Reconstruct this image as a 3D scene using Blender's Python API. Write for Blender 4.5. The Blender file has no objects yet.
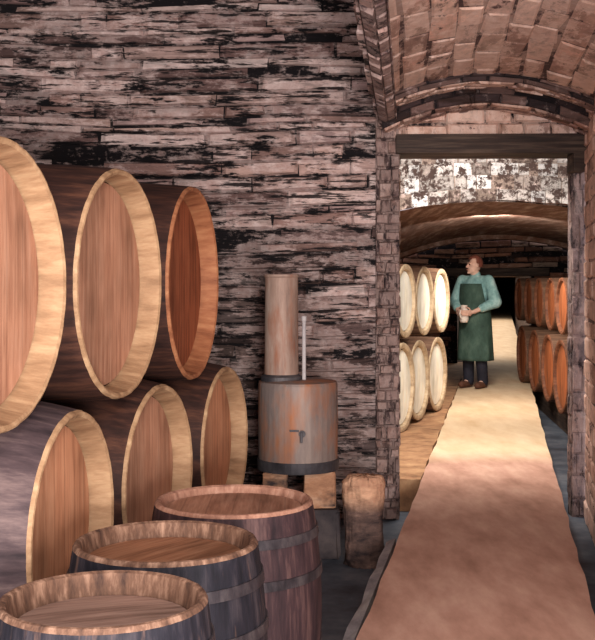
import bpy, bmesh, math, random
from mathutils import Vector, Matrix
random.seed(11)
SC = bpy.context.scene
COL = SC.collection
F = 1100.0; CX = 297.5; HY = 280.0; EYE = 1.42
TH = math.radians(10.5)
U = Vector((math.sin(TH), math.cos(TH), 0)); R_ = Vector((math.cos(TH), -math.sin(TH), 0))
def PT(s, t, z=0.0):                      # path frame: s to the right of the lens axis foot, t along the walkway
    p = R_*s + U*t
    return Vector((p.x, p.y, z))
def lin(c):
    def f(v):
        v /= 255.0
        return v/12.92 if v <= 0.04045 else ((v+0.055)/1.055)**2.4
    return (f(c[0]), f(c[1]), f(c[2]), 1.0)

# ---------------------------------------------------------------- materials
def base_mat(name, rough=0.75):
    m = bpy.data.materials.new(name); m.use_nodes = True
    nt = m.node_tree; b = nt.nodes['Principled BSDF']
    b.inputs['Roughness'].default_value = rough
    b.inputs['Specular IOR Level'].default_value = 0.25
    return m, nt, b
def noise(nt, scale, stretch=(1, 1, 1), detail=5, rough=0.6, loc=(0, 0, 0), coord='Object'):
    tc = nt.nodes.new('ShaderNodeTexCoord'); mp = nt.nodes.new('ShaderNodeMapping')
    mp.inputs['Scale'].default_value = stretch; mp.inputs['Location'].default_value = loc
    nt.links.new(tc.outputs[coord], mp.inputs['Vector'])
    n = nt.nodes.new('ShaderNodeTexNoise'); n.inputs['Scale'].default_value = scale
    n.inputs['Detail'].default_value = detail; n.inputs['Roughness'].default_value = rough
    nt.links.new(mp.outputs['Vector'], n.inputs['Vector'])
    return n.outputs['Fac']
def ramp(nt, fac, stops):
    r = nt.nodes.new('ShaderNodeValToRGB')
    while len(r.color_ramp.elements) < len(stops): r.color_ramp.elements.new(0.5)
    for e, (p, c) in zip(r.color_ramp.elements, stops):
        e.position = p; e.color = c
    nt.links.new(fac, r.inputs['Fac'])
    return r.outputs['Color']
def mix(nt, a, b, fac, mode='MIX'):
    n = nt.nodes.new('ShaderNodeMix'); n.data_type = 'RGBA'; n.blend_type = mode
    for sock, v in ((n.inputs['A'], a), (n.inputs['B'], b), (n.inputs['Factor'], fac)):
        if hasattr(v, 'node'): nt.links.new(v, sock)
        else: sock.default_value = v
    return n.outputs['Result']
def bump(nt, bsdf, fac, strength=0.4, dist=0.02):
    n = nt.nodes.new('ShaderNodeBump'); n.inputs['Strength'].default_value = strength
    n.inputs['Distance'].default_value = dist
    nt.links.new(fac, n.inputs['Height']); nt.links.new(n.outputs['Normal'], bsdf.inputs['Normal'])
def g(v): return (v, v, v, 1)

def paint(name, cols, scale=6, stretch=(1, 1, 1), rough=0.75, bumpy=0.3, patch=None, metal=0.0, detail=6, loc=(0, 0, 0)):
    """brushy surface: streaked noise between a list of colours; patch = (colour, scale, lo, hi)"""
    m, nt, b = base_mat(name, rough)
    f = noise(nt, scale, stretch, detail, 0.65, loc)
    n = len(cols)
    c = ramp(nt, f, [(0.28+0.44*i/(n-1), lin(k)) for i, k in enumerate(cols)])
    if patch:
        pf = noise(nt, patch[1], stretch if len(patch) < 5 else patch[4], 4, 0.6, (3.1, 1.7, 5.2))
        pm = ramp(nt, pf, [(patch[2], g(0)), (patch[3], g(1))])
        c = mix(nt, c, lin(patch[0]), pm)
    nt.links.new(c, b.inputs['Base Color'])
    b.inputs['Metallic'].default_value = metal
    if bumpy: bump(nt, b, f, bumpy, 0.015)
    return m
def stone_mat(name, streak, scale=5, dark=(22, 17, 20), lo=0.40, hi=0.50, bumpy=0.6, smear=None, cuts=None):
    """colours come from the stones' own colour attribute, broken up by streaks of dark mortar"""
    m, nt, b = base_mat(name, 0.85)
    a = nt.nodes.new('ShaderNodeAttribute'); a.attribute_name = 'col'
    f1 = noise(nt, scale, streak, 7, 0.7)
    f2 = noise(nt, scale*2.3, streak, 6, 0.7, (7, 3, 1))
    f3 = noise(nt, 16, (1, 1, 1), 5, 0.7)
    v = ramp(nt, f2, [(0.3, g(0.55)), (0.7, g(1.25))])
    c = mix(nt, a.outputs['Color'], v, 1.0, 'MULTIPLY')
    c = mix(nt, c, lin((214, 186, 180)), ramp(nt, f3, [(0.56, g(0)), (0.8, g(0.6))]))
    c = mix(nt, lin(dark), c, ramp(nt, f1, [(lo, g(0)), (hi, g(1))]))
    if smear:
        f4 = noise(nt, scale*.8, (streak[0]*1.3, streak[1], streak[2]*.8), 8, 0.75, (11, 4, 9))
        sc = mix(nt, lin(smear[0]), lin(smear[1]), ramp(nt, f3, [(.35, g(0)), (.65, g(1))]))
        am = nt.nodes.new('ShaderNodeMath'); am.operation = 'MULTIPLY'      # darker stones carry less lime
        nt.links.new(ramp(nt, f4, [(smear[2], g(0)), (smear[2]+.05, g(smear[3]))]), am.inputs[0])
        nt.links.new(ramp(nt, a.outputs['Color'], [(.12, g(smear[4] if len(smear) > 4 else .6)), (.36, g(1))]), am.inputs[1])
        c = mix(nt, c, sc, am.outputs[0])
    if cuts:
        f5 = noise(nt, scale*1.15, (streak[0]*.8, streak[1], streak[2]*1.5), 8, 0.72, (21, 14, 2))
        c = mix(nt, c, lin(dark), ramp(nt, f5, [(cuts, g(0)), (cuts+.03, g(.95))]))
    nt.links.new(c, b.inputs['Base Color'])
    bump(nt, b, f2, bumpy, 0.03)
    return m
def plank_mat(name, cols, width=0.11, grain=(4, 26, 2.2), axis=1, line=0.45, off=0.0):
    """wooden boards side by side across local Y, grain along local Z"""
    m, nt, b = base_mat(name, 0.7)
    f = noise(nt, 1.6, grain, 6, 0.62)
    f2 = noise(nt, 2.4, (1, 1.3, 0.9), 3, 0.5, (2, 5, 1))
    n = len(cols)
    c = ramp(nt, f, [(0.27+0.46*i/(n-1), lin(k)) for i, k in enumerate(cols)])
    c = mix(nt, c, ramp(nt, f2, [(0.35, g(0.62)), (0.62, g(1.12))]), 1.0, 'MULTIPLY')
    tc = nt.nodes.new('ShaderNodeTexCoord'); sp = nt.nodes.new('ShaderNodeSeparateXYZ')
    nt.links.new(tc.outputs['Object'], sp.inputs[0])
    def mth(op, a, v):
        k = nt.nodes.new('ShaderNodeMath'); k.operation = op
        nt.links.new(a, k.inputs[0])
        k.inputs[1].default_value = v
        return k.outputs[0]
    y = mth('DIVIDE', mth('ADD', sp.outputs[axis], 5+off), width)
    y = mth('ABSOLUTE', mth('SUBTRACT', mth('FRACT', y, 0), 0.5), 0)
    c = mix(nt, c, g(line), ramp(nt, y, [(0.455, g(0)), (0.495, g(1))]), 'MULTIPLY')
    nt.links.new(c, b.inputs['Base Color'])
    bump(nt, b, f, 0.25, 0.01)
    return m

# ---------------------------------------------------------------- mesh helpers
def link(name, bm, m, parent=None, smooth=False):
    me = bpy.data.meshes.new(name); bmesh.ops.recalc_face_normals(bm, faces=bm.faces[:])
    bm.to_mesh(me); bm.free()
    if smooth:
        for p in me.polygons: p.use_smooth = True
    o = bpy.data.objects.new(name, me); COL.objects.link(o)
    for k in (m if isinstance(m, (list, tuple)) else [m]): me.materials.append(k)
    if parent: o.parent = parent
    return o
def thing(name, label, cat, loc=(0, 0, 0), rotz=0, group=None):
    o = bpy.data.objects.new(name, None); COL.objects.link(o)
    o.location = loc; o.rotation_euler = (0, 0, rotz); o.empty_display_size = 0.1
    tag(o, label, cat, group); return o
def tag(o, label, cat, group=None):
    o['label'] = label; o['category'] = cat
    if group: o['group'] = group
    return o
def struct(o):
    o['kind'] = 'structure'; return o
def box(bm, lo, hi, mtx=None, bev=0.0):
    r = bmesh.ops.create_cube(bm, size=1.0)
    lo, hi = Vector(lo), Vector(hi)
    for v in r['verts']:
        v.co = Vector((lo[i]+(v.co[i]+0.5)*(hi[i]-lo[i]) for i in range(3)))
    if bev:
        es = list({e for v in r['verts'] for e in v.link_edges})
        rr = bmesh.ops.bevel(bm, geom=es, offset=bev, segments=2, affect='EDGES', profile=0.6)
        vs = list({v for f in rr['faces'] for v in f.verts} | {v for v in r['verts'] if v.is_valid})
    else: vs = r['verts']
    if mtx:
        for v in vs: v.co = mtx @ v.co
    return vs
def quad(bm, *p):
    return bm.faces.new([bm.verts.new(q) for q in p])
def lathe(bm, prof, n=48, axis='Z', closed=False, cap0=False, cap1=False, jag=None):
    rings = []
    for i, (h, r) in enumerate(prof):
        ring = []
        for k in range(n):
            a = 2*math.pi*k/n
            rr = r*(jag(a, i) if jag else 1.0)
            c, s = rr*math.cos(a), rr*math.sin(a)
            ring.append(bm.verts.new((h, c, s) if axis == 'X' else (c, s, h)))
        rings.append(ring)
    m = len(rings)
    for i in range(m if closed else m-1):
        a, b = rings[i], rings[(i+1) % m]
        for k in range(n):
            bm.faces.new((a[k], a[(k+1) % n], b[(k+1) % n], b[k]))
    if cap0: bm.faces.new(rings[0])
    if cap1: bm.faces.new(rings[-1])
    return rings
def rough(bm, amt, seed=0):
    rnd = random.Random(seed)
    for v in bm.verts: v.co += Vector((rnd.uniform(-1, 1), rnd.uniform(-1, 1), rnd.uniform(-1, 1)))*amt

def stones(name, P, u0, u1, v0, v1, ch, ln, pal, m, depth=0.05, gap=0.012, backing=(20, 15, 18), holes=0.05,
           shade=None, nb=(10, 10), wob=0.02, hole=None, seed=1):
    """one wall surface of rough coursed stones. P(u, v, h) -> point, h out of the wall"""
    rnd = random.Random(seed)
    bm = bmesh.new(); cl = bm.loops.layers.float_color.new('col')
    def setc(f, c):
        for l in f.loops: l[cl] = c
    grid = [[bm.verts.new(P(u0+(u1-u0)*i/nb[0], v0+(v1-v0)*j/nb[1], 0)) for j in range(nb[1]+1)] for i in range(nb[0]+1)]
    for i in range(nb[0]):
        for j in range(nb[1]):
            uc, vc = u0+(u1-u0)*(i+.5)/nb[0], v0+(v1-v0)*(j+.5)/nb[1]
            if hole and hole(uc, vc): continue
            setc(bm.faces.new((grid[i][j], grid[i+1][j], grid[i+1][j+1], grid[i][j+1])), lin(backing))
    v = v0
    ph = rnd.uniform(0, 6)
    while v < v1:
        h = rnd.uniform(*ch)
        u = u0 - rnd.uniform(0, ln[1]*.5)
        while u < u1:
            L = rnd.uniform(*ln)
            a, b = max(u, u0), min(u+L, u1)
            top = min(v+h, v1)
            u += L
            if b-a < gap*2.5 or top-v < gap*1.5 or rnd.random() < holes: continue
            if hole and (hole((a+b)/2, (v+top)/2) or hole(a+.01, (v+top)/2) or hole(b-.01, (v+top)/2)): continue
            d = depth*rnd.uniform(0.25, 1.0)
            w = lambda uu: wob*math.sin(uu*2.1+ph+v*1.3)
            j = lambda k=1: rnd.uniform(-gap, gap)*0.7*k
            cs = [(a+gap/2+j(), v+gap/2+j()), (b-gap/2+j(), v+gap/2+j()), (b-gap/2+j(), top-gap/2+j()), (a+gap/2+j(), top-gap/2+j())]
            cu, cv = (a+b)/2, (v+top)/2
            base = [bm.verts.new(P(x, y+w(x), 0)) for x, y in cs]
            k = 0.90
            tv = [bm.verts.new(P(cu+(x-cu)*k, cv+(y-cv)*0.78+w(x), d*rnd.uniform(.75, 1.1))) for x, y in cs]
            c = rnd.choice(pal)
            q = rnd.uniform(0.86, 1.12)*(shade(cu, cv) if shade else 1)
            c = lin(tuple(min(255, x*q) for x in c))
            fs = [bm.faces.new(tv)]
            for i in range(4): fs.append(bm.faces.new((base[i], base[(i+1) % 4], tv[(i+1) % 4], tv[i])))
            for f in fs: setc(f, c)
        v += h
    return struct(link(name, bm, m))

# ---------------------------------------------------------------- palettes and materials
PINK = [(186, 158, 152), (198, 172, 164), (176, 146, 138), (168, 140, 136), (206, 184, 178), (150, 118, 110), (140, 112, 108), (112, 86, 82), (182, 150, 140)]
WARM = [(208, 166, 148), (216, 178, 160), (196, 154, 138), (204, 170, 156), (180, 142, 128), (222, 188, 172)]
M_wall = stone_mat('rough pink stone', (1.0, 1.0, 5.5), 2.6, dark=(16, 12, 15), lo=0.43, hi=0.47, smear=((190, 156, 148), (230, 206, 200), .48, .92, .5), cuts=.55)
M_wall_low = M_wall
M_vault = stone_mat('warm vault brick', (3.2, 1.2, 3.0), 2.2, dark=(90, 66, 64), lo=0.35, hi=0.41, bumpy=.35, smear=((216, 176, 158), (238, 208, 194), .47, .85), cuts=.63)
M_pier = stone_mat('mauve rough pier', (3.0, 3.0, 1.6), 5.0, dark=(48, 37, 40), lo=0.38, hi=0.5, smear=((160, 132, 124), (196, 170, 162), .46, .8))
M_white = stone_mat('flaking whitewash', (1, 1, 1.1), 16.0, dark=(50, 36, 32), lo=0.46, hi=0.54, bumpy=0.8)
M_floor = paint('dark slate floor', [(44, 46, 54), (76, 82, 92), (112, 114, 120)], 3, (1, 1, 1), 0.6, 0.4)
M_sidefloor = paint('ochre earth floor', [(120, 88, 66), (176, 132, 98), (204, 164, 124)], 5, (1, 1, 1), 0.8, 0.5)
M_brownsoffit = paint('brown plaster vault', [(84, 60, 50), (128, 98, 84), (184, 162, 150)], 5, (2.2, .3, 2.2), 1.0, 0.6, patch=((104, 66, 50), 1.6, 0.45, 0.7))
M_endwall = paint('dark end wall', [(40, 30, 28), (84, 64, 56), (130, 108, 96)], 4, (0.6, 1, 5), 0.85, 0.4)
M_end = stone_mat('brown end stone', (.8, .8, 3), 3, dark=(52, 36, 32), lo=.36, hi=.46)
M_plaster = paint('dark plaster', [(60, 48, 48), (96, 76, 74)], 3)
M_timber = paint('dark timber', [(30, 24, 24), (64, 50, 44), (104, 86, 74)], 4, (0.5, 2, 8), 0.7, 0.4)
M_kerb = paint('grey kerb stone', [(110, 106, 110), (150, 144, 146), (184, 178, 174)], 4, (2, 1, 1), 0.8, 0.4)

# walkway: pinkish worn clay in the front bay, the inner room's light painted on as cream beyond the archway
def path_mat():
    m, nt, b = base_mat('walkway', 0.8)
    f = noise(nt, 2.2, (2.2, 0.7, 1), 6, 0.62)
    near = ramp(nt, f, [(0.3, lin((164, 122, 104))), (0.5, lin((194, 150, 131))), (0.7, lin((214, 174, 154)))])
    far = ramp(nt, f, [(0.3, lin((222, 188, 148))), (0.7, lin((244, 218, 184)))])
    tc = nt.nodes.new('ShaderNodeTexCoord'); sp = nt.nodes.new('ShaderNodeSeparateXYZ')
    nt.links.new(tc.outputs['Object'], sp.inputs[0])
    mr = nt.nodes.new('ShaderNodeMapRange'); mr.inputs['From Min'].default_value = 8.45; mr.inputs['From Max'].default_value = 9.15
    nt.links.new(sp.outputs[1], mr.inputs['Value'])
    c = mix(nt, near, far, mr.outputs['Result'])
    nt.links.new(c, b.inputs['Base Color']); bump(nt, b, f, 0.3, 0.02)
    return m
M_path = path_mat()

# ---------------------------------------------------------------- the setting
FL = -0.25
WY = 7.7                                    # depth of the cross wall with the archway
bm = bmesh.new()
n = 24
for k in range(n):
    quad(bm, (-4.5, -1+9*k/n, FL), (3.5, -1+9*k/n, FL), (3.5, -1+9*(k+1)/n, FL), (-4.5, -1+9*(k+1)/n, FL))
quad(bm, (-1.5, 8, FL), (8, 8, FL), (8, 21, FL), (-1.5, 21, FL))
struct(link('floor', bm, M_floor))
# raised walkway, slightly ragged edges
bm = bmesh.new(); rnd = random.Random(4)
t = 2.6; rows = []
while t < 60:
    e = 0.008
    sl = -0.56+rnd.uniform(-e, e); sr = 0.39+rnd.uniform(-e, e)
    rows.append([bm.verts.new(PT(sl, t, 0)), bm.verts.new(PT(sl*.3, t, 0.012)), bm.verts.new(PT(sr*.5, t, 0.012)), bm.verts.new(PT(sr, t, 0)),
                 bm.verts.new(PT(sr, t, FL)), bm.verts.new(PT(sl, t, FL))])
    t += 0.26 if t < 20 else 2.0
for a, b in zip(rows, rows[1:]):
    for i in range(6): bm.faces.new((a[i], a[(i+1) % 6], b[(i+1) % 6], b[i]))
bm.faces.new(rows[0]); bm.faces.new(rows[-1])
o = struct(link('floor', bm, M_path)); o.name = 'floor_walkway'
# grey kerb along the near left edge
bm = bmesh.new(); rows = []
t = 3.0
while t < 6.3:
    w = 0.055+rnd.uniform(-.006, .006)
    rows.append([bm.verts.new(PT(-0.59-w, t, FL)), bm.verts.new(PT(-0.59-w+.01, t, -0.05+rnd.uniform(-.01, .01))), bm.verts.new(PT(-0.585, t, -0.035)), bm.verts.new(PT(-0.585, t, FL))])
    t += 0.2
for a, b in zip(rows, rows[1:]):
    for i in range(4): bm.faces.new((a[i], a[(i+1) % 4], b[(i+1) % 4], b[i]))
bm.faces.new(rows[0]); bm.faces.new(rows[-1])
struct(link('trim_1', bm, M_kerb))
# earth floor left of the walkway beyond the arch
bm = bmesh.new(); rows = []
for k in range(30):
    t = 7.95+k*0.4
    rows.append([bm.verts.new(PT(-2.6, t, -0.02)), bm.verts.new(PT(-.565+rnd.uniform(-.02, 0), t, -0.015+rnd.uniform(-.01, .01))), bm.verts.new(PT(-.565, t, FL)), bm.verts.new(PT(-2.6, t, FL))])
for a, b in zip(rows, rows[1:]):
    for i in range(4): bm.faces.new((a[i], a[(i+1) % 4], b[(i+1) % 4], b[i]))
bm.faces.new(rows[0])
o = struct(link('floor', bm, M_sidefloor)); o.name = 'floor_side'

# cross wall, left of the archway (faces the camera)
def wp(u, v, h): return Vector((u, WY+0.03*u-h, v))
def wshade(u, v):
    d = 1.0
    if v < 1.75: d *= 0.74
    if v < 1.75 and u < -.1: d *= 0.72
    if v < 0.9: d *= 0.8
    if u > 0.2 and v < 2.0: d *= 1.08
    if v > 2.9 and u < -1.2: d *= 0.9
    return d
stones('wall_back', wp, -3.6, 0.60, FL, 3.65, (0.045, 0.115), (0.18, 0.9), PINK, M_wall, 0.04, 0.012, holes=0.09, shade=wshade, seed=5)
# jamb pier at the corner, mauve and rough
def pp(u, v, h): return Vector((0.545+u, WY-0.03-h, v))
stones('wall_pier', pp, 0, 0.165, FL, 2.62, (0.04, 0.12), (0.03, 0.12), [(150, 124, 116), (120, 96, 92), (98, 78, 76), (136, 108, 100)], M_pier, 0.045, 0.008, backing=(70, 54, 52), holes=0.04, wob=0, seed=3)
def pr(u, v, h): return Vector((0.71+h*.5, WY-0.03+u, v))
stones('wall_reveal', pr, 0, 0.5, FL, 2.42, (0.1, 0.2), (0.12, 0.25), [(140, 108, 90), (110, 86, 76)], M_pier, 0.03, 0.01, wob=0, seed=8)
# right jamb and right wall
def rp(u, v, h): return Vector((1.935+u, WY+0.05-h, v))
stones('wall_jamb', rp, 0, 0.22, FL, 2.5, (0.12, 0.24), (0.06, 0.16), [(146, 128, 126), (126, 110, 110), (162, 144, 138)], M_pier, 0.02, 0.006, backing=(96, 82, 82), holes=.04, wob=0, seed=4)
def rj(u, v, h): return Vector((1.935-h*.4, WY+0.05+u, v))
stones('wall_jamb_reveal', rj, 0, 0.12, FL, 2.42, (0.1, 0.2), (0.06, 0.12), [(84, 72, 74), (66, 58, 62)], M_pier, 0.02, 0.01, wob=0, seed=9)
def rw(u, v, h): return PT(0.575-h, u, v)
stones('wall_right', rw, 2.6, 7.88, FL, 2.62, (0.10, 0.16), (0.22, 0.45), WARM, M_vault, 0.015, 0.012, backing=(96, 72, 70), holes=0.02, wob=0.004, seed=6)

# vault over the walkway
def sl(t): return -0.60-0.22*(t-5.0)/2.75
def zv(s): return 2.72-0.17*((s+.13)/.68)**2
def vp(u, v, h):
    a = sl(u); s = a+(0.59-a)*v
    return PT(s, u, zv(s)-h)
stones('ceiling', vp, 2.8, 7.72, 0, 1, (0.085, 0.125), (0.30, 0.55), WARM, M_vault, 0.012, 0.014, backing=(84, 60, 58), holes=0.01, nb=(14, 14), wob=0.012, seed=12)
# ragged dark arch rings stepping down at the end of the vault
for i, (t0, t1, drop, d) in enumerate(((7.0, 7.22, 0.05, 0.2), (7.45, 7.8, 0.115, 0.3))):
    def ring(u, v, h, t0=t0, t1=t1, drop=drop):
        a = sl(t0); s = a+(0.58-a)*u
        # v 0..1 underside, from near to far
        return PT(s, t0+(t1-t0)*v, zv(s)-drop-h)
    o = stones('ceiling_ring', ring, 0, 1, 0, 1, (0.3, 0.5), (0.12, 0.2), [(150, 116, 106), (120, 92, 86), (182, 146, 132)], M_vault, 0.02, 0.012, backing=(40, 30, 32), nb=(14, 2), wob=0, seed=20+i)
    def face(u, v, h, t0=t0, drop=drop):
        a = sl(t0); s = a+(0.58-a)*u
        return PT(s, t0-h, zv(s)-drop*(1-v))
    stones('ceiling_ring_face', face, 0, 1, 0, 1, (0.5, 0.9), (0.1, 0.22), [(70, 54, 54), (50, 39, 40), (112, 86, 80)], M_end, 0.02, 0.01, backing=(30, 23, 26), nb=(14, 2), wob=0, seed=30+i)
# rough rib along the left edge of the vault and the spandrel above it
def rib(u, v, h):
    return PT(sl(u)+0.13*v-0.03, u, zv(sl(u))-0.02-h-0.03*math.sin(math.pi*v))
stones('ceiling_rib', rib, 2.8, 7.72, 0, 1, (0.35, 0.6), (0.10, 0.24), [(132, 104, 98), (106, 82, 80), (160, 128, 120)], M_pier, 0.03, 0.012, backing=(44, 34, 36), nb=(14, 4), wob=0, seed=14)
def spn(u, v, h): return PT(sl(u)-0.03-h, u, zv(sl(u))-0.03+v)
stones('wall_spandrel', spn, 2.8, 7.72, 0, 0.95, (0.07, 0.12), (0.2, 0.5), PINK, M_wall, 0.04, 0.015, wob=0.01, seed=15)
# stone band between vault and lintel
def band(u, v, h): return Vector((0.56+u, WY-0.02-h, v))
stones('wall_over_door', band, 0, 1.62, 2.40, 2.75, (0.09, 0.13), (0.16, 0.4), WARM+[(150, 118, 110)], M_vault, 0.04, 0.014, holes=.05, wob=0.008, seed=16)
# lintel
bm = bmesh.new()
box(bm, (0.68, WY-0.10, 2.30), (2.03, WY+0.30, 2.43), bev=0.012); rough(bm, 0.006, 2)
struct(link('trim_2', bm, M_timber))
bm = bmesh.new()
box(bm, (1.91, WY-0.09, 2.17), (2.0, WY+0.1, 2.302), bev=0.01)
struct(link('trim_3', bm, M_timber))
# roof of the front room and side wall
bm = bmesh.new(); quad(bm, (-3.7, 1.5, 3.65), (0.6, 1.5, 3.65), (0.6, 7.9, 3.65), (-3.7, 7.9, 3.65))
struct(link('ceiling_front', bm, M_plaster))
def lw(u, v, h): return Vector((-3.55+h, u, v))
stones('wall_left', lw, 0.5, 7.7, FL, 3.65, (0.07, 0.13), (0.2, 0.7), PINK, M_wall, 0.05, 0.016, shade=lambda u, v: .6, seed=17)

# inner room: whitewashed arch face, brown vault, end wall
AY = 9.6
def zi(s): return 1.52+0.60*(1-((s+0.08)/2.15)**2)
def s_at(X, Y): return X*math.cos(TH)-Y*math.sin(TH)
def wf(u, v, h):
    z0 = zi(s_at(u, AY))-0.012
    return Vector((u, AY-h, z0+(2.62-z0)*v))
WHITE = [(150, 143, 140), (134, 126, 122), (112, 101, 96), (166, 161, 160), (90, 77, 70), (142, 134, 130)]
stones('wall_arch', wf, 0.2, 3.2, 0, 1, (0.16, 0.25), (0.07, 0.2), WHITE, M_white, 0.016, 0.006, backing=(110, 94, 86), holes=0.06, nb=(24, 3), wob=0.01, seed=18)
bm = bmesh.new(); n = 28; gr = []
for j in range(16):
    t = 9.85+(19.4-9.85)*j/15*0.985-0.12
    row = []
    for i in range(n+1):
        s = -2.2+4.24*i/n
        row.append(bm.verts.new(PT(s, t, max(FL, zi(s))+rnd.uniform(-.008, .008))))
    gr.append(row)
for a, b in zip(gr, gr[1:]):
    for i in range(n): bm.faces.new((a[i], a[i+1], b[i+1], b[i]))
struct(link('ceiling_inner', bm, M_brownsoffit, smooth=True))
# ribs of the inner vault (darker bands)
bm = bmesh.new()
for t0 in (17.2,):
    prev = None
    for i in range(n+1):
        s = -2.2+4.24*i/n
        z = zi(s)
        cur = [bm.verts.new(PT(s, t0, z)), bm.verts.new(PT(s, t0, z-.07)), bm.verts.new(PT(s, t0+.35, z-.07)), bm.verts.new(PT(s, t0+.35, z))]
        if prev:
            for k in range(3): bm.faces.new((prev[k], cur[k], cur[k+1], prev[k+1]))
        prev = cur
struct(link('trim_4', bm, M_brownsoffit))
bm = bmesh.new()
quad(bm, PT(-2.2, 7.9, FL), PT(-2.2, 19.3, FL), PT(-2.2, 19.3, 2.7), PT(-2.2, 7.9, 2.7))
struct(link('wall_inner_left', bm, M_brownsoffit))
bm = bmesh.new()
quad(bm, PT(2.0, 7.9, FL), PT(2.0, 19.3, FL), PT(2.0, 19.3, 2.7), PT(2.0, 7.9, 2.7))
struct(link('wall_inner_right', bm, M_brownsoffit))
bm = bmesh.new()
quad(bm, (-1.2, WY+.3, 2.62), (4.5, WY+.3, 2.62), (4.5, AY+.1, 2.62), (-1.2, AY+.1, 2.62))
struct(link('ceiling_lobby', bm, M_plaster))
bm = bmesh.new()
quad(bm, (2.0, WY+.17, FL), (3.6, WY+.17, FL), (3.6, WY+.17, 2.7), (2.0, WY+.17, 2.7))
struct(link('wall_lobby', bm, M_plaster))
bm = bmesh.new()
quad(bm, (-1.3, WY+.2, FL), (0.6, WY+.2, FL), (0.6, WY+.2, 2.7), (-1.3, WY+.2, 2.7))
struct(link('wall_lobby_left', bm, M_plaster))
def ew(u, v, h): return PT(u, 19.2-h, v)
stones('wall_end', ew, -2.25, 2.0, FL, 2.2, (0.07, 0.14), (0.25, 0.6), [(150, 104, 84), (164, 122, 102), (120, 84, 70), (176, 148, 132)], M_end, 0.05, 0.015, holes=.2, seed=19, nb=(34, 49), hole=lambda u, v: -0.75 < u < 0.5 and v < 1.52)
bm = bmesh.new()
A, B, Z0, Z1, T0, T1 = -0.75, 0.5, FL, 1.52, 19.2, 60
quad(bm, PT(A, T0, Z0), PT(A, T1, Z0), PT(A, T1, Z1), PT(A, T0, Z1)); quad(bm, PT(B, T0, Z0), PT(B, T1, Z0), PT(B, T1, Z1), PT(B, T0, Z1))
quad(bm, PT(A, T0, Z1), PT(A, T1, Z1), PT(B, T1, Z1), PT(B, T0, Z1)); quad(bm, PT(A, T0, Z0), PT(A, T1, Z0), PT(B, T1, Z0), PT(B, T0, Z0))
quad(bm, PT(A, T1, Z0), PT(B, T1, Z0), PT(B, T1, Z1), PT(A, T1, Z1))
struct(link('wall_passage', bm, M_endwall))
bm = bmesh.new(); a0 = PT(-1.05, 19.0, 1.485); vs = box(bm, (0, 0, 0), (1.85, .2, .14), Matrix.Translation(a0) @ Matrix.Rotation(-TH, 4, 'Z'), bev=.01)
struct(link('trim_5', bm, M_timber))

# ---------------------------------------------------------------- barrels
def barrel_parts(root, R, B, L, m_body, m_rim, m_head, recess=0.09, rw=0.035, hoops=(), m_hoop=None, taper=0.04, stout=24):
    """barrel along local X, its open face at x = L/2; head, rim, staves (and hoops) are parts"""
    N = stout*4
    def rad(x): return R+(B-R)*(1-(2*x/L)**2)
    def jag(a, i):
        k = (a/(2*math.pi)*stout) % 1
        return 0.995 if (k < .01 or k > .99) else 1.0
    bm = bmesh.new()
    prof = [(-L/2, 0.001)] + [(-L/2, R*.9)] + [(-L/2+L*i/16, rad(-L/2+L*i/16)) for i in range(16)] + [(L/2-0.012, rad(L/2-.012))]
    lathe(bm, prof, N, 'X', jag=jag)
    link('staves', bm, m_body, root, smooth=True)
    bm = bmesh.new()
    x1 = L/2; x0 = L/2-recess
    lathe(bm, [(x1-.0125, rad(x1-.012)+.0008), (x1, R-.004), (x1+.002, R-rw*.5), (x1-.004, R-rw), (x0-.01, R-rw-taper), (x0-.012, R-.002)], N, 'X', jag=jag)
    link('rim', bm, m_rim, root)
    bm = bmesh.new()
    rr = R-rw-taper*0.93
    lathe(bm, [(x0-.03, 0.0005), (x0-.03, rr-.002), (x0, rr-.01), (x0+.003, rr*.5), (x0+.004, 0.0006)], N, 'X')
    link('head', bm, m_head, root)
    for hx, hw in hoops:
        bm = bmesh.new()
        lathe(bm, [(hx-hw/2, rad(hx-hw/2)+.001), (hx-hw/2, rad(hx-hw/2)+.006), (hx+hw/2, rad(hx+hw/2)+.006), (hx+hw/2, rad(hx+hw/2)+.001)], N, 'X', closed=True)
        link('hoop', bm, m_hoop, root, smooth=False)

def lying(name, label, X, Y, z, ang, R, B, L, mats, group, **kw):
    """(X, Y, z) = middle of the face; ang = angle of the face's plane to the lens axis, face turned right towards the walkway (or left when negative side)"""
    side = kw.pop('side', 1)
    a = math.radians(ang)
    nrm = Vector((math.cos(a), -math.sin(a), 0)) if side > 0 else Vector((-math.cos(a), -math.sin(a), 0))
    c = Vector((X, Y, z))-nrm*(L/2)
    o = thing(name, label, 'barrel', c, math.atan2(nrm.y, nrm.x), group)
    barrel_parts(o, R, B, L, *mats, **kw)
    return o

M_stave = paint('brown staves', [(26, 17, 17), (62, 38, 32), (104, 66, 50)], 2.2, (1, 9, 9), 0.7, 0.25)
M_stave_grey = paint('mauve staves', [(38, 30, 34), (78, 62, 64), (128, 106, 102)], 1.6, (.35, 9, 9), 0.7, 0.25)
M_rim = paint('pale rim', [(126, 94, 68), (166, 130, 98), (196, 162, 126)], 3, (1, 6, 6), 0.7, 0.2)
M_rim_red = paint('reddish rim', [(116, 66, 44), (160, 102, 70), (186, 130, 92)], 3, (1, 6, 6), 0.7, 0.2)
M_head = plank_mat('tan head', [(150, 102, 80), (182, 131, 104), (202, 154, 128)], 0.115, line=0.8)
M_head_red = plank_mat('red brown head', [(104, 52, 32), (150, 82, 54), (178, 108, 74)], 0.10, line=0.65)
M_head_pale = plank_mat('peach head', [(160, 106, 78), (198, 138, 104), (212, 158, 124)], 0.10, line=0.7)
G1 = 'big barrels stacked along the left'
UZ, LZ = 1.405, 0.54
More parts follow.
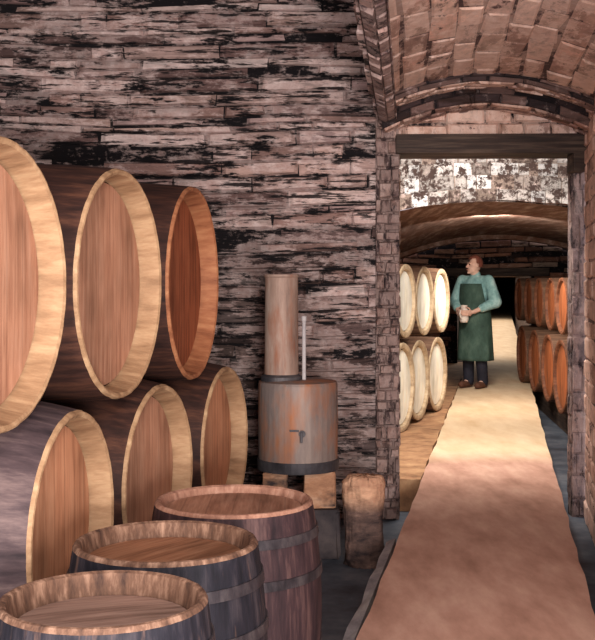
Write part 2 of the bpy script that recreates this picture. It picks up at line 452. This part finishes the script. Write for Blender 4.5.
near = [
    ('largest barrel in front at the left edge of the upper row', -0.906, 3.40, UZ, 12.5, 0.46, 0.485, 1.0, (M_stave, M_rim, M_head)),
    ('tan barrel in the middle of the upper row with pale right rim', -0.690, 4.36, UZ, 12.5, 0.453, 0.483, 1.0, (M_stave, M_rim, M_head)),
    ('dark reddish barrel at the far end of the upper row near the stone wall', -0.497, 5.36, UZ, 9.8, 0.468, 0.495, 1.0, (M_stave, M_rim_red, M_head_red)),
    ('front barrel of the lower row with its mauve staves showing', -0.780, 3.885, LZ, 9, 0.415, 0.475, 1.0, (M_stave_grey, M_rim, M_head_pale)),
    ('middle barrel of the lower row behind the second upright cask', -0.60, 4.86, LZ, 14, 0.415, 0.475, 1.0, (M_stave, M_rim, M_head)),
    ('last barrel of the lower row beside the rusty boiler', -0.375, 5.85, LZ, 13, 0.415, 0.47, 1.0, (M_stave, M_rim, M_head_pale)),
]
for lab, X, Y, z, a, R, B, L, ms in near:
    lying('wine_barrel', lab, X, Y, z, a, R, B, L, ms, G1, recess=0.085, rw=0.022, taper=0.018)
# timber rack under the lower row
d0 = Vector((-0.375+0.83, 5.85-3.885, 0)).normalized()
rt = thing('barrel_rack', 'low dark timber rack under the lower row of big barrels', 'rack', (-0.83, 3.885, FL), math.atan2(d0.y, d0.x))
for off in (0.25, 0.78):
    bm = bmesh.new(); box(bm, (-0.6, off-.06, 0.2), (2.6, off+.06, LZ-0.472-FL), bev=.008)
    link('beam', bm, M_timber, rt)
for x in (-.5, 1.0, 2.5):
    bm = bmesh.new(); box(bm, (x-.07, .1, 0), (x+.07, .95, 0.2), bev=.008)
    link('sleeper', bm, M_timber, rt)

# upright casks in front
M_body_dark = paint('dark blue black staves', [(18, 18, 23), (36, 34, 42), (72, 64, 68)], 2.4, (1, 9, 9), 0.7, 0.3, patch=((110, 84, 74), 3, 0.58, 0.75))
M_body_plum = paint('plum brown staves', [(30, 23, 28), (64, 46, 49), (112, 84, 80)], 2.4, (1, 9, 9), 0.7, 0.3)
M_hoop = paint('dark iron hoop', [(30, 28, 32), (66, 60, 64), (100, 92, 92)], 6, (1, 2, 2), 0.55, 0.2, metal=0.3)
M_rim_dark = paint('weathered dark rim', [(52, 36, 32), (110, 80, 64), (170, 134, 112)], 6, (1, 5, 5), 0.75, 0.3)
M_rim_pink = paint('pinkish worn rim', [(116, 78, 66), (164, 120, 100), (196, 154, 134)], 5, (1, 5, 5), 0.75, 0.3)
M_top1 = plank_mat('grey brown top', [(110, 84, 74), (146, 116, 102), (176, 146, 132)], 0.10, line=.75)
M_top2 = plank_mat('brown top', [(118, 78, 56), (156, 108, 80), (180, 134, 104)], 0.10, line=.75)
M_top3 = plank_mat('pink tan top', [(140, 96, 76), (176, 128, 104), (202, 156, 132)], 0.10, line=.75)
casks = [
    ('nearest upright cask with grey brown lid at the bottom left corner', 103.5, 597, 0.82, .268, .30, (M_body_dark, M_rim_dark, M_top1), 0.06),
    ('middle upright cask with brown lid and blackish sides', 166, 540, 0.84, .295, .33, (M_body_dark, M_rim_dark, M_top2), 0.05),
    ('farthest upright cask with pink tan lid in front of the rusty boiler', 234, 499, 0.86, .308, .345, (M_body_plum, M_rim_pink, M_top3), 0.028),
]
for i, (lab, px, py, d, R, B, ms, rec) in enumerate(casks):
    Y = F*d/(py-HY); X = (px-CX)/F*Y; top = EYE-d; L = top-FL
    o = thing('upright_cask', lab, 'barrel', (X, Y, FL+L/2), 0, 'upright casks in the foreground')
    o.rotation_euler = (Matrix.Rotation(math.radians(20+35*i), 3, 'Z') @ Matrix.Rotation(-math.pi/2, 3, 'Y')).to_euler()
    barrel_parts(o, R, B, L, *ms, recess=rec, rw=.022, taper=.012,
                 hoops=((L/2-.11, .035), (L/2-.26, .035), (-L/2+.26, .035), (-L/2+.07, .035)), m_hoop=M_hoop)

# pale barrels left of the far walkway
M_pale = plank_mat('cream white head', [(236, 228, 204), (250, 246, 230), (254, 252, 244)], 0.2, line=.9)
M_pale_rim = paint('buff rim', [(140, 116, 92), (184, 160, 130), (206, 186, 156)], 3, (1, 6, 6), 0.7, 0.2)
M_far_stave = paint('shadowed far staves', [(58, 42, 36), (104, 76, 60), (140, 108, 86)], 2.2, (1, 9, 9), 0.7, 0.25)  # one brown for the staves of all barrels beyond the archway
def from_px(px, Y): return (px-CX)/F*Y
pale = [('front pale barrel of the lower row, half hidden by the archway pier', 403.5, 10.35, 0.41, 0.42),
        ('middle pale barrel of the lower row left of the far walkway', 420, 11.15, 0.405, 0.405),
        ('pale barrel at the end of the lower row by the person\'s legs', 438.5, 11.95, 0.40, 0.40),
        ('front pale barrel of the upper row beside the archway pier', 407, 10.75, 1.215, 0.36),
        ('middle pale barrel of the upper row left of the far walkway', 425.5, 11.55, 1.20, 0.36),
        ('pale barrel at the end of the upper row by the person\'s elbow', 442.5, 12.3, 1.19, 0.355)]
for lab, px, Y, z, R in pale:
    lying('pale_barrel', lab, from_px(px, Y), Y, z, 21.5, R, R+0.02 if z > 1 else R+.005, 0.85, (M_far_stave, M_pale_rim, M_pale), 'pale barrels beyond the archway on the left', recess=.03, rw=.05, taper=.01, stout=20)
# brown barrels right of the far walkway
M_rust = plank_mat('orange brown head', [(120, 62, 36), (168, 94, 56), (196, 124, 80)], 0.1, line=.75)
M_rust_rim = paint('dark rust rim', [(74, 42, 32), (112, 70, 50), (150, 98, 70)], 3, (1, 6, 6), 0.7, 0.2)
G3 = 'brown barrels beyond the archway on the right'
NTH = ['front', 'second', 'third', 'fourth', 'fifth']
for i, (px, Y) in enumerate(((560, 11.6), (547, 12.75), (533.5, 13.9), (521, 15.2))):
    lying('brown_barrel', '%s brown barrel of the lower row right of the far walkway' % NTH[i], from_px(px, Y), Y, 0.40, -2.0, 0.39, 0.40, 0.8, (M_far_stave, M_rust_rim, M_rust), G3, recess=.03, rw=.04, taper=.01, side=-1, stout=20)
for i, (px, Y) in enumerate(((561, 12.0), (549.5, 12.95), (538, 13.9), (527.5, 15.0), (518, 16.2))):
    lying('brown_barrel', '%s brown barrel of the upper row right of the far walkway' % NTH[i], from_px(px, Y), Y, 1.135, -2.0, 0.31, 0.32, 0.8, (M_far_stave, M_rust_rim, M_rust), G3, recess=.03, rw=.03, taper=.01, side=-1, stout=20)
p0 = Vector((from_px(560, 11.6), 11.6, FL)); p1 = Vector((from_px(521, 15.2), 15.2, FL)); dd = (p1-p0); dl = dd.length; dd.normalize()
rk = thing('barrel_rack', 'dark timber rack under the brown barrels right of the walkway', 'rack', p0, math.atan2(dd.y, dd.x))
for off in (-.18, -.66):
    bm = bmesh.new(); box(bm, (-.5, off-.06, 0), (dl+.5, off+.06, 0.235), bev=.008)
    link('beam', bm, M_timber, rk)

# ---------------------------------------------------------------- rusty boiler with flue
M_rusty = paint('rusty grey sheet metal', [(92, 82, 82), (134, 118, 112), (164, 146, 136)], 2.2, (3, 3, .7), 0.6, 0.2, patch=((166, 108, 76), 2.6, 0.48, 0.66, (2, 2, .8)), metal=0.15)
M_flue = paint('pale rusty flue', [(110, 92, 86), (160, 132, 118), (184, 164, 152)], 2.5, (4, 4, .8), 0.6, 0.2, patch=((150, 96, 72), 3, 0.5, 0.68, (3, 3, .7)), metal=0.15)
M_darkiron = paint('dark iron band', [(36, 34, 38), (70, 66, 70), (104, 98, 98)], 5, (1, 1, 1), 0.55, 0.2, metal=.3)
M_firebrick = paint('orange brick foot', [(120, 84, 66), (178, 130, 100), (206, 166, 138)], 5, (1, 1, 2), 0.85, 0.5, patch=((60, 50, 50), 4, .55, .7))
BY = 6.75; k = F/BY
def bz(py): return EYE-(py-HY)/k
bx = (298-CX)/k
bo = thing('boiler', 'rusty grey drum boiler with wide flue pipe standing against the stone wall', 'boiler', (bx, BY, FL))
def bl(name, prof, m, par=bo, dx=0, dy=0, **kw):
    bm = bmesh.new(); lathe(bm, [(z-FL, r) for z, r in prof], 40, **kw)
    for v in bm.verts: v.co += Vector((dx, dy, 0))
    return link(name, bm, m, par, smooth=False)
zt, zb = bz(381), bz(463)
rD = 39.5/k
drum = bl('drum', [(zb, rD*.5), (zb, rD*.97), (zb+.02, rD), ((zt+zb)/2, rD*1.01), (zt-.015, rD), (zt, rD*.975), (zt+.012, rD*.6), (zt+.012, .001)], M_rusty)
bl('base_band', [(zb-.03, rD*.9), (zb-.03, rD*1.04), (zb+.035, rD*1.04), (zb+.035, rD*1.0)], M_darkiron)
rP = 16.5/k; px_ = -16.5/k
bl('flue_pipe', [(zt-.01, rP*1.04), (bz(300), rP), (bz(278), rP), (bz(276.5), rP*1.06), (bz(274.5), rP*1.06), (bz(274.5), rP*.85), (bz(282), rP*.8), (bz(284), 0.001)], M_flue, dx=px_)
bl('flue_collar', [(zt, rP*1.25), (zt+.03, rP*1.25), (zt+.045, rP*1.02)], M_darkiron, dx=px_)
M_bright = paint('bright worn pipe', [(130, 122, 124), (178, 170, 170), (210, 204, 202)], 4, (1, 1, 1), .5, .1)
bl('side_pipe', [(zt-.005, .012), (bz(322), .012), (bz(320), .016), (bz(316), .016), (bz(316), .001)], M_bright, dx=6/k, dy=-.04)
for dx, w in ((-.14, .15), (.13, .19)):
    bm = bmesh.new(); box(bm, (dx-w/2, -.15, zb-.25-FL), (dx+w/2, .15, zb-.03-FL), bev=.02); rough(bm, .006, 7)
    link('brick_foot', bm, M_firebrick, bo)
bm = bmesh.new(); box(bm, (-.25, -.19, 0), (.25, .2, zb-.249-FL), bev=.02); rough(bm, .008, 5)
link('plinth', bm, paint('dark plinth stone', [(34, 30, 34), (64, 56, 58), (92, 80, 78)], 5), bo)
bm = bmesh.new()                                          # small tap / latch on the drum
z = bz(428)-FL
lathe(bm, [(0, .012), (.03, .012), (.03, .02), (.045, .02), (.045, .001)], 12)
for v in bm.verts: v.co = Vector((v.co.x+4/k, -rD*1.0-v.co.z+.012, v.co.y+z))
box(bm, (4/k-.012, -rD-.045, z-.05), (4/k+.004, -rD-.03, z+.012), bev=.003)
box(bm, (4/k-.075, -rD-.012, z+.01), (4/k-.02, -rD+.012, z+.022), bev=.003)
link('latch', bm, M_darkiron, bo)

# stone stump right of the boiler
bm = bmesh.new(); rnd = random.Random(9)
Y = 6.45; k = F/Y; sx = (364-CX)/k
zt2 = EYE-(476-HY)/k-FL
prof = [(0, .11), (.05, .118), (.16, .105), (.28, .112), (zt2-.12, .122), (zt2-.04, .125), (zt2, .10), (zt2+.005, .001)]
lathe(bm, prof, 28, jag=lambda a, i: 1+.09*math.sin(3*a+i*1.3)+.06*math.sin(5*a+i*2.1)+.02*math.sin(11*a+i*4))
bmesh.ops.subdivide_edges(bm, edges=bm.edges[:], cuts=2, use_grid_fill=True); rough(bm, .005, 3)
for v in bm.verts: v.co.y *= .85
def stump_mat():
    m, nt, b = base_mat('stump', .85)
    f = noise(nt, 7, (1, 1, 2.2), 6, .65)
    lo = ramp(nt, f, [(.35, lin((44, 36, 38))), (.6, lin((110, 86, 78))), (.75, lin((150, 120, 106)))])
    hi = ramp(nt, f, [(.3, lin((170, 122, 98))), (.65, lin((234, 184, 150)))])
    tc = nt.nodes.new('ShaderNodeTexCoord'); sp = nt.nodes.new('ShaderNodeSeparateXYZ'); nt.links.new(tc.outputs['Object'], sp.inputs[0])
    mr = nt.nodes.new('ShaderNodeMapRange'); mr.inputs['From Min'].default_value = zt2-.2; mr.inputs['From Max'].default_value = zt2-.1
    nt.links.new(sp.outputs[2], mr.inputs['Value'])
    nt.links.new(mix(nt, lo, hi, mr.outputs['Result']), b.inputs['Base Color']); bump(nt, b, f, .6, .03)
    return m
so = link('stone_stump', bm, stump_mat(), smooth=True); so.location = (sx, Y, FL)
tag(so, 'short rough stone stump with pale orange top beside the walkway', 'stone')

# ---------------------------------------------------------------- the person
def capsule(bm, a, b, ra, rb, seg=14):
    a, b = Vector(a), Vector(b); d = b-a; L = d.length
    rot = d.to_track_quat('Z', 'Y').to_matrix().to_4x4(); m = Matrix.Translation(a) @ rot
    prof = []
    for i in range(6): an = -math.pi/2+math.pi/2*i/5; prof.append((ra*math.sin(an), max(ra*math.cos(an), 1e-4)))
    for i in range(6): an = math.pi/2*i/5; prof.append((L+rb*math.sin(an), max(rb*math.cos(an), 1e-4)))
    r = lathe(bm, prof, seg, cap0=True, cap1=True)
    for ring in r:
        for v in ring: v.co = m @ v.co
def ell(bm, c, r, rot=None):
    q = bmesh.ops.create_uvsphere(bm, u_segments=20, v_segments=14, radius=1)
    for v in q['verts']:
        p = Vector((v.co.x*r[0], v.co.y*r[1], v.co.z*r[2]))
        if rot: p = rot @ p
        v.co = p+Vector(c)
def fuse(name, bm, m, parent, voxel=.008, smooth=6):
    me = bpy.data.meshes.new('tmp'); bm.to_mesh(me); bm.free()
    o = bpy.data.objects.new('tmp', me); COL.objects.link(o)
    r = o.modifiers.new('r', 'REMESH'); r.mode = 'VOXEL'; r.voxel_size = voxel
    s = o.modifiers.new('s', 'SMOOTH'); s.iterations = smooth; s.factor = .5
    dg = bpy.context.evaluated_depsgraph_get()
    nm = bpy.data.meshes.new_from_object(o.evaluated_get(dg)); nm.name = name
    bpy.data.objects.remove(o); bpy.data.meshes.remove(me)
    for p in nm.polygons: p.use_smooth = True
    nm.materials.clear(); nm.materials.append(m)
    q = bpy.data.objects.new(name, nm); COL.objects.link(q); q.parent = parent
    return q
M_skin = paint('skin', [(196, 150, 130), (222, 184, 166)], 8, bumpy=0)
M_hair = paint('red brown hair', [(84, 42, 34), (136, 78, 62)], 30, (1, 1, .4))
M_shirt = paint('teal shirt', [(84, 122, 124), (134, 172, 170), (184, 210, 206)], 9, (1, 1, .7), .8, .3)
M_apron = paint('dark green apron', [(38, 54, 48), (60, 82, 72), (88, 108, 96)], 7, (1, 1, .5), .8, .3)
M_trouser = paint('dark trousers', [(22, 22, 30), (44, 44, 56)], 8)
M_shoe = paint('brown shoes', [(60, 36, 28), (104, 68, 52)], 10)
M_eye = paint('eye', [(24, 18, 16), (40, 30, 26)], 10, bumpy=0)
M_lip = paint('lip', [(150, 84, 74), (170, 100, 88)], 10, bumpy=0)
PYd = 14.4
per = thing('person', 'person in teal shirt and long green apron standing on the walkway', 'person', (from_px(475, PYd), PYd, .012), math.radians(-38))
JX, JY, JZ = 0.0, -.29, .93                     # jug axis
hr = Matrix.Rotation(math.radians(-38), 3, 'Z')   # head turned further to the person's right
hc = Vector((0, -.02, 1.60))
def H(x, y, z): return hc + hr @ Vector((x, y, z))
SH = [(.19, .01, 1.40), (-.19, .01, 1.40)]
EL = [(.30, .0, 1.12), (-.27, -.04, 1.12)]
WR = [(.115, -.235, 1.0), (-.115, -.235, 1.0)]
HIP = [(.09, 0, .9), (-.09, 0, .9)]; KN = [(.10, -.03, .48), (-.10, -.0, .48)]; AN = [(.105, .02, .09), (-.11, .03, .09)]
bm = bmesh.new()
capsule(bm, (0, 0, .95), (0, .0, 1.12), .14, .13); ell(bm, (0, .0, 1.27), (.175, .115, .2)); ell(bm, (0, .01, .95), (.165, .12, .14))
capsule(bm, SH[0], SH[1], .06, .06)
capsule(bm, (0, .015, 1.40), (0, -.01, 1.54), .062, .052)
ell(bm, H(0, .012, .015), (.074, .094, .108)); ell(bm, H(0, -.03, -.05), (.056, .062, .07))
ell(bm, H(0, -.075, -.095), (.026, .022, .018)); capsule(bm, H(0, -.088, .012), H(0, -.106, -.022), .009, .014)
capsule(bm, H(-.04, -.078, .03), H(.04, -.078, .03), .011, .011); ell(bm, H(0, -.084, -.058), (.024, .013, .012))
for s in (-1, 1): ell(bm, H(s*.076, .012, -.005), (.010, .022, .032))
for i in (0, 1):
    sg = 1 if i == 0 else -1
    capsule(bm, SH[i], EL[i], .052, .042); capsule(bm, EL[i], WR[i], .041, .028)
    capsule(bm, HIP[i], KN[i], .085, .058); capsule(bm, KN[i], AN[i], .055, .036)
    capsule(bm, AN[i], (AN[i][0]*1.1, AN[i][1]-.13, .04), .04, .03)
    pc = Vector((sg*.083, -.285, .985))
    capsule(bm, WR[i], pc+Vector((0, .01, 0)), .026, .024); ell(bm, pc, (.018, .042, .044))
    for kf, ln_ in enumerate((.86, 1.0, .94, .74)):
        zz = .985+.030-.020*kf; pts = []
        for a in (8, 40, 72, 100):
            an = math.radians(-(a*ln_)); rr = .071
            pts.append(Vector((sg*(rr*math.cos(an)), JY+rr*math.sin(an)-.01, zz)))
        for a, b in zip(pts, pts[1:]): capsule(bm, a, b, .0085, .0078, 10)
    tp = [pc+Vector((0, .02, .03)), Vector((sg*.066, JY+.01, 1.045)), Vector((sg*.050, JY-.035, 1.058))]
    for a, b in zip(tp, tp[1:]): capsule(bm, a, b, .011, .009, 10)
fuse('body', bm, M_skin, per, .0055, 3)
for s in (-1, 1):
    bm = bmesh.new(); ell(bm, H(s*.031, -.080, .012), (.010, .007, .006)); link('eye', bm, M_eye, per, True)
bm = bmesh.new(); ell(bm, H(0, -.096, -.058), (.02, .005, .006)); link('mouth', bm, M_lip, per, True)
# hair cap
bm = bmesh.new(); bmesh.ops.create_uvsphere(bm, u_segments=36, v_segments=24, radius=1)
dele = [v for v in bm.verts if (v.co.y < -.25 and v.co.z < .52+.15*math.sin(v.co.x*9)*.3) or v.co.z < -.42 or (v.co.y < .1 and v.co.z < -.05)]
bmesh.ops.delete(bm, geom=dele, context='VERTS')
rr2 = random.Random(3)
for v in bm.verts:
    q = 1+rr2.uniform(-.02, .03)
    v.co = H(v.co.x*.083*q, .014+v.co.y*.104*q, .02+v.co.z*.117*q)
ho = link('hair', bm, M_hair, per, True); sm = ho.modifiers.new('s', 'SOLIDIFY'); sm.thickness = .012
# shirt with full rolled sleeves
bm = bmesh.new()
ell(bm, (0, .005, 1.25), (.2, .14, .22)); capsule(bm, (0, .005, .98), (0, .005, 1.15), .155, .16); capsule(bm, (.17, .01, 1.39), (-.17, .01, 1.39), .078, .078)
for i in (0, 1):
    capsule(bm, SH[i], EL[i], .078, .082); mid = Vector(EL[i]).lerp(Vector(WR[i]), .62); capsule(bm, EL[i], mid, .078, .056)
capsule(bm, (0, .02, 1.40), (0, .012, 1.475), .085, .068)
fuse('shirt', bm, M_shirt, per, .009, 5)
bm = bmesh.new()
for i in (0, 1):
    capsule(bm, HIP[i], KN[i], .105, .085); capsule(bm, KN[i], (AN[i][0], AN[i][1], .08), .082, .07)
ell(bm, (0, .005, .93), (.185, .14, .13))
fuse('trousers', bm, M_trouser, per, .01, 5)
# apron: skirt wrapping the front, bib, neck strap and waist tie
bm = bmesh.new()
def sheet(bm, rows):
    vr = [[bm.verts.new(p) for p in r] for r in rows]
    for a, b in zip(vr, vr[1:]):
        for i in range(len(a)-1): bm.faces.new((a[i], a[i+1], b[i+1], b[i]))
rows = []
for j in range(16):
    z = .36+(1.06-.36)*j/15; f = (1.06-z)/.7
    row = []
    for i in range(29):
        a = math.radians(-112+224*i/28)
        wv = 1+.05*f*math.sin(a*7)
        row.append(Vector(((.205+.035*f)*wv*math.sin(a), -(.168+.02*f)*wv*math.cos(a), z)))
    rows.append(row)
for j in range(8):
    z = 1.075+(1.36-1.075)*j/7; row = []
    am = 68-22*j/7
    for i in range(29):
        a = math.radians(-am+2*am*i/28)
        row.append(Vector((.208*math.sin(a), -.166*math.cos(a)*(1-.10*(j/7)**2), z)))
    rows.append(row)
sheet(bm, rows)
ap = link('apron', bm, M_apron, per, True); sm = ap.modifiers.new('s', 'SOLIDIFY'); sm.thickness = .008; sm.offset = 1
bm = bmesh.new(); rows = []
for j in range(2):
    rows.append([Vector((.215*math.sin(2*math.pi*i/40), -.176*math.cos(2*math.pi*i/40), 1.03+.045*j)) for i in range(41)])
sheet(bm, rows); wt = link('waist_tie', bm, M_apron, ap, True); sm = wt.modifiers.new('s', 'SOLIDIFY'); sm.thickness = .008
for i in (0, 1):
    bm = bmesh.new(); capsule(bm, (AN[i][0], AN[i][1]+.03, .05), (AN[i][0]*1.12, AN[i][1]-.17, .042), .05, .042)
    for v in bm.verts: v.co.z = max(v.co.z, 0.0)
    link('shoe', bm, M_shoe, per, True)
# the jug in the hands
M_jug = paint('pale jug glaze', [(196, 176, 164), (222, 208, 196), (236, 228, 220)], 8, rough=.5, bumpy=.1)
jw = Matrix.Rotation(math.radians(-38), 3, 'Z') @ Vector((JX, JY, 0))
jg = thing('jug', 'pale jug held in both hands against the green apron', 'jug', Vector(per.location)+jw+Vector((0, 0, .86)), math.radians(-38))
bm = bmesh.new()
lathe(bm, [(0, .001), (0, .045), (.03, .058), (.09, .060), (.15, .056), (.185, .042), (.215, .044), (.225, .048), (.222, .043), (.19, .036), (.15, .05), (.03, .05), (.012, .001)], 32)
link('jug_body', bm, M_jug, jg, True)
bm = bmesh.new(); pts = [Vector((0, -.055, .15+.0)), Vector((0, -.095, .155)), Vector((0, -.108, .11)), Vector((0, -.09, .065)), Vector((0, -.058, .05))]
for a, b in zip(pts, pts[1:]): capsule(bm, a, b, .009, .009, 10)
link('handle', bm, M_jug, jg, True)

# ---------------------------------------------------------------- light
def area(name, loc, target, size, power, color, size_y=None):
    l = bpy.data.lights.new(name, 'AREA'); l.energy = power; l.color = color; l.size = size
    if size_y: l.shape = 'RECTANGLE'; l.size_y = size_y
    o = bpy.data.objects.new(name, l); COL.objects.link(o); o.location = loc
    o.rotation_euler = (Vector(target)-Vector(loc)).to_track_quat('-Z', 'Y').to_euler()
    return o
area('front_lamp', (0.45, 0.2, 2.5), (-0.4, 6.0, 1.2), 0.8, 110, (1.0, 0.93, 0.87))
area('low_fill', (0.7, -1.6, 0.9), (0.3, 6.5, 1.9), 1.0, 350, (1.0, 0.95, 0.92))  # added soft fill behind the camera, lifts the vault and back wall
area('left_fill', (-1.3, -0.6, 1.0), (1.6, 6.5, 2.1), 1.0, 130, (1.0, 0.92, 0.88))  # added weak fill, brightens the right wall and vault
area('arch_lamp', (1.30, 8.08, 2.54), (1.85, 10.4, 0.0), 1.0, 150, (1.0, 0.94, 0.86), 0.25)
area('far_fill', PT(-0.1, 12.0, 2.04), PT(0.0, 14.2, 0), 0.4, 62, (1.0, 0.92, 0.82))  # added light under the inner vault, brightens the far walkway and end wall
pl_ = area('passage_fill', PT(-0.1, 30, 1.512), PT(-0.1, 30, 0), 0.2, 210, (1.0, 0.92, 0.82), 20.0)  # added strip, tucked under the passage ceiling to brighten the path below
pl_.rotation_euler = (0, 0, -TH)

w = bpy.data.worlds.new('World'); SC.world = w; w.use_nodes = True
w.node_tree.nodes['Background'].inputs['Color'].default_value = (0.55, 0.5, 0.55, 1)
w.node_tree.nodes['Background'].inputs['Strength'].default_value = 1.3

# ---------------------------------------------------------------- camera
cd = bpy.data.cameras.new('camera'); cd.sensor_fit = 'HORIZONTAL'; cd.sensor_width = 36; cd.lens = F/595*36
cd.shift_y = -(320-HY)/595; cd.clip_start = .05
co = bpy.data.objects.new('camera', cd); COL.objects.link(co)
co.location = (0, 0, EYE); co.rotation_euler = (math.pi/2, 0, 0)
SC.camera = co
SC.view_settings.view_transform = 'Standard'
SC.view_settings.look = 'None'
